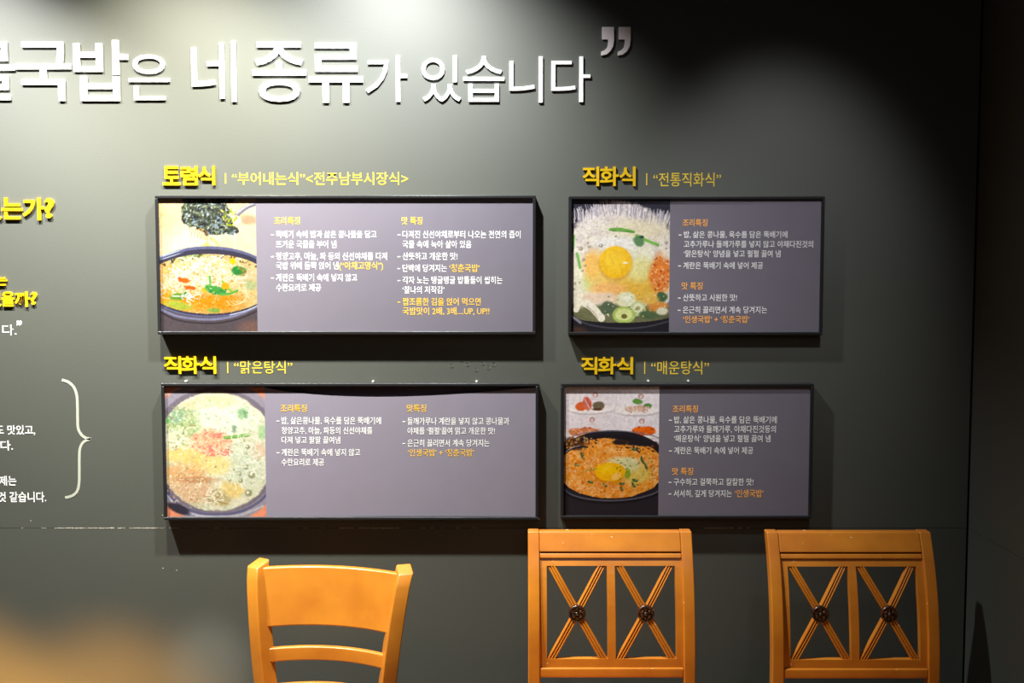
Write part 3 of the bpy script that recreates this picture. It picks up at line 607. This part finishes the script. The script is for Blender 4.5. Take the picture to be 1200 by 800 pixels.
cols(Dd, [('조리특징',788.3,818,474.7,483.2,'o'),('- 밥, 삶은 콩나물, 육수를 담은 뚝배기에',790,910.4,487.4,495.8,'w'),('고추가루와 들깨가루, 야채다진것등의',790,909.3,498.4,506.8,'w'),('‘매운탕식’ 양념을 넣고 펄펄 끓여 냄',790,903,509.4,517.8,'w'),
 ('- 계란은 뚝배기 속에 넣어 제공',790,882.7,523.4,531.8,'w'),('맛 특징',787.8,812.3,547.8,556.3,'o'),('- 구수하고 걸쭉하고 칼칼한 맛!',789.4,883,560.2,568.6,'w'),('- 서서히, 깊게 당겨지는',789.4,857.8,573.8,582.2,'w'),('‘인생국밥’',861,894.8,573.4,582.4,'o')])
run_text()

# ------------------------------------------------------------------ chairs
def interp(tab):
    xs, ys = zip(*tab)
    return lambda z: float(np.interp(z, xs, ys))
def smooth_tab(tab, n=40):
    """resample a profile table with a running mean, for a smoothly bent piece"""
    f = interp(tab); z0, z1 = tab[0][0], tab[-1][0]; zs = np.linspace(z0, z1, n); k = (z1-z0)/n*1.6
    return interp([(z, (f(z-k)+f(z)+f(z+k)+f(z-2*k)+f(z+2*k))/5) for z in zs])
PROF = smooth_tab([(0,.06),(.2,.025),(.42,.0),(.56,.0),(.66,.010),(.75,.030),(.83,.058),(.88,.084),(.92,.108)], 60)
def bent(mb, x0, x1, z0, z1, f, t, n=8, prof=PROF):
    mb.loft([[(x0, prof(z)+f, z), (x1, prof(z)+f, z), (x1, prof(z)+f+t, z), (x0, prof(z)+f+t, z)] for z in np.linspace(z0, z1, n+1)])
    return mb
CD = 2.75                                                    # distance camera - lower chair back
def zat(py):
    z = .7
    for _ in range(6):
        d = ray(600, py); t = (CD+PROF(z))/d.y; z = CZ+d.z*t
    return z
def make_cross_chair(x, y):
    root = empty('dining_chair', (x, y, 0)); m = M['wood']
    hw = .221; pw = .031
    zt = zat(622.6)
    for s in (-1, 1):
        a, b = sorted((s*hw, s*(hw-pw)))
        bent(MB(), a, b, 0, zt, 0, .034, 30).build('back_post', m, root, bevel=.003)
    iw = hw-pw
    z = lambda cy: zat(602.4+cy/4)
    bent(MB(), -iw, iw, z(178), z(81), .001, .026, 6).build('top_rail', m, root, bevel=.003)
    bent(MB(), -iw, iw, z(210), z(184), .004, .020, 3).build('bead_rail', m, root, bevel=.003)
    bent(MB(), -iw, iw, z(186), z(176), .014, .012, 2).build('rail_groove', m, root)
    fr = MB(); st = .0185
    bent(fr, -iw, -iw+st, z(722), z(208), .009, .018, 12); bent(fr, iw-st, iw, z(722), z(208), .009, .018, 12)
    bent(fr, -.0105, .0105, z(684), z(246), .009, .018, 12)
    bent(fr, -iw+st, iw-st, z(246), z(208), .009, .018, 3); bent(fr, -iw+st, iw-st, z(722), z(684), .009, .018, 3)
    fr.build('splat_frame', m, root)
    bent(MB(), -iw, iw, z(768), z(723), .002, .026, 3).build('lower_rail', m, root, bevel=.003)
    z0, z1 = z(684), z(246); zc = (z0+z1)/2
    for s in (-1, 1):
        xa, xb = s*.0105, s*(iw-st); lo, hi = min(xa, xb), max(xa, xb); xc = (lo+hi)/2
        for q in (-1, 1):
            mb = MB(); p0 = Vector((xc-q*(hi-lo)/2+q*.012, z0)); p1 = Vector((xc+q*(hi-lo)/2-q*.012, z1)); d = (p1-p0).normalized(); nrm = Vector((d.y, -d.x)); N = 12
            p0 -= d*.004; p1 += d*.004
            sec = []
            for k in range(3):                               # three rounded reeds
                c = (k-1)*.0066
                sec += [(c-.0033, .0045), (c-.0022, .0008), (c, -.0005), (c+.0022, .0008)]
            sec += [(.0099, .0045), (.0099, .012), (-.0099, .012)]
            rings = []
            for i in range(N+1):
                p = p0+(p1-p0)*i/N
                rings.append([(p.x+nrm.x*u, PROF(p.y)+.010+w+(.0005 if q > 0 else 0), p.y+nrm.y*u) for u, w in sec])
            mb.loft(rings); mb.build('cross_bar', m, root)
        # carved rosette
        mb = MB(); rings = []; cy = PROF(zc)+.010
        for r, dy in ((.0225, .006), (.0225, -.003), (.0195, -.006), (.0165, -.004), (.0155, -.003), (.012, -.0065), (.007, -.004), (.0055, -.004), (.004, -.008), (.0008, -.009)):
            rings.append([(xc+r*(1+(.06 if .006 < r < .0165 else 0)*math.cos(a*6))*math.cos(a), cy+dy+(.0018*math.cos(a*6) if .005 < r < .0165 else 0), zc+r*math.sin(a)) for a in np.linspace(0, 2*math.pi, 37)[:-1]])
        mb.loft(rings); mb.build('rosette', M['rosette'], root, smooth=True)
    seat_and_legs(root, m, hw, .0)
    return root
def seat_and_legs(root, m, hw, y0, dz=0):
    mb = MB(); rings = []
    for z, g in ((.432+dz, 0), (.450+dz, .004), (.458+dz, .0)):
        rings.append([(-hw*.93, y0-.004, z), (-hw*1.02-g, y0-.40, z), (-hw*.8, y0-.43-g, z), (hw*.8, y0-.43-g, z), (hw*1.02+g, y0-.40, z), (hw*.93, y0-.004, z)])
    mb.loft(rings).build('seat', m, root, bevel=.004)
    MB().box(-hw*.9, hw*.9, y0-.40, y0-.378, .375, .431+dz).build('apron', m, root, bevel=.002)
    for s in (-1, 1):
        a, b = sorted((s*hw*.88, s*hw*.80)); MB().box(a, b, y0-.377, y0-.002, .375, .431+dz).build('apron', m, root, bevel=.002)
        x = s*(hw*.90)
        MB().loft([[(x-r, y0-.395+q*0-r, z), (x+r, y0-.395-r, z), (x+r, y0-.395+r, z), (x-r, y0-.395+r, z)] for z, r, q in ((0, .013, 0), (.37, .019, 0), (.431+dz, .019, 0))]).build('front_leg', m, root, bevel=.003)
        xs = sorted((x-.008, x+.008)); MB().box(xs[0], xs[1], y0-.38, y0+.03, .20, .225).build('stretcher', m, root, bevel=.002)
def copy_tree(o, parent=None):
    c = o.copy(); C.objects.link(c); c.parent = parent
    for ch in [k for k in bpy.data.objects if k.parent == o]: copy_tree(ch, c)
    return c
def cx(px, depth): return (px-600)/F*depth/math.cos(PITCH)
c2 = make_cross_chair(.264, -(D-CD))
c3 = copy_tree(c2); c3.location = (.907, -(D-CD)-.006, 0)
G = 'wooden chairs with crossed back bars'
tag(c2, 'orange wood chair with two crossed-bar rosette panels, below the gap between the boards', 'chair', G)
tag(c3, 'darker lit orange wood chair with crossed bars, nearest the right-hand wall corner', 'chair', G)

def make_ladder_chair(x, y, rz):
    root = empty('dining_chair', (x, y, 0), rz); m = M['wood_light']
    prof = smooth_tab([(0,.05),(.25,.015),(.45,0),(.58,.004),(.70,.022),(.80,.048),(.87,.072)], 60)
    half = interp([(0,.168),(.45,.163),(.50,.168),(.66,.186),(.82,.206)])     # posts flare outwards towards the top
    ztop = .807
    for s in (-1, 1):
        rings = []
        for z in list(np.linspace(0, .76, 26))+[.775, .79, .80, ztop]:
            k = max(0, (z-.74)/(ztop-.74)); wd = .040; dp = .050-.004*k; a = math.radians(24)*s
            cxx, cyy = s*half(z), prof(z)+.02+.006*k*k
            pts = [(-wd/2, -dp/2), (wd/2, -dp/2), (wd/2, dp/2), (-wd/2, dp/2)]
            zz = lambda u, v: z-(0.014*k*k*(1 if v < 0 else 0))
            rings.append([(cxx+u*math.cos(a)-v*math.sin(a), cyy+u*math.sin(a)+v*math.cos(a), zz(u, v)) for u, v in pts])
        MB().loft(rings).build('back_post', m, root, bevel=.005)
    def slat(z0, z1, sag, th, drop=0):
        mb = MB(); rings = []; n = 20
        for i in range(n+1):
            t = i/n*2-1; ring = []
            arc = sag*(1-t*t)
            for z, q in ((z0-drop*(1-t*t), 0), (z1, 0), (z1, 1), (z0-drop*(1-t*t), 1)):
                ring.append((t*(half(z)-.006), prof(z)+.010+arc+q*th, z))
            rings.append(ring)
        mb.loft(rings); return mb
    slat(.637, .790, .042, .020).build('crest_rail', m, root, bevel=.005)
    slat(.545, .582, .042, .018).build('back_slat', m, root, bevel=.004)
    slat(.447, .484, .042, .018).build('back_slat', m, root, bevel=.004)
    seat_and_legs(root, m, .19, -.012, -.02)
    return root
c1 = make_ladder_chair(-.498, -.235, math.radians(-8.5))
tag(c1, 'light honey wood chair with a broad curved crest rail and slats, left of the others', 'chair')
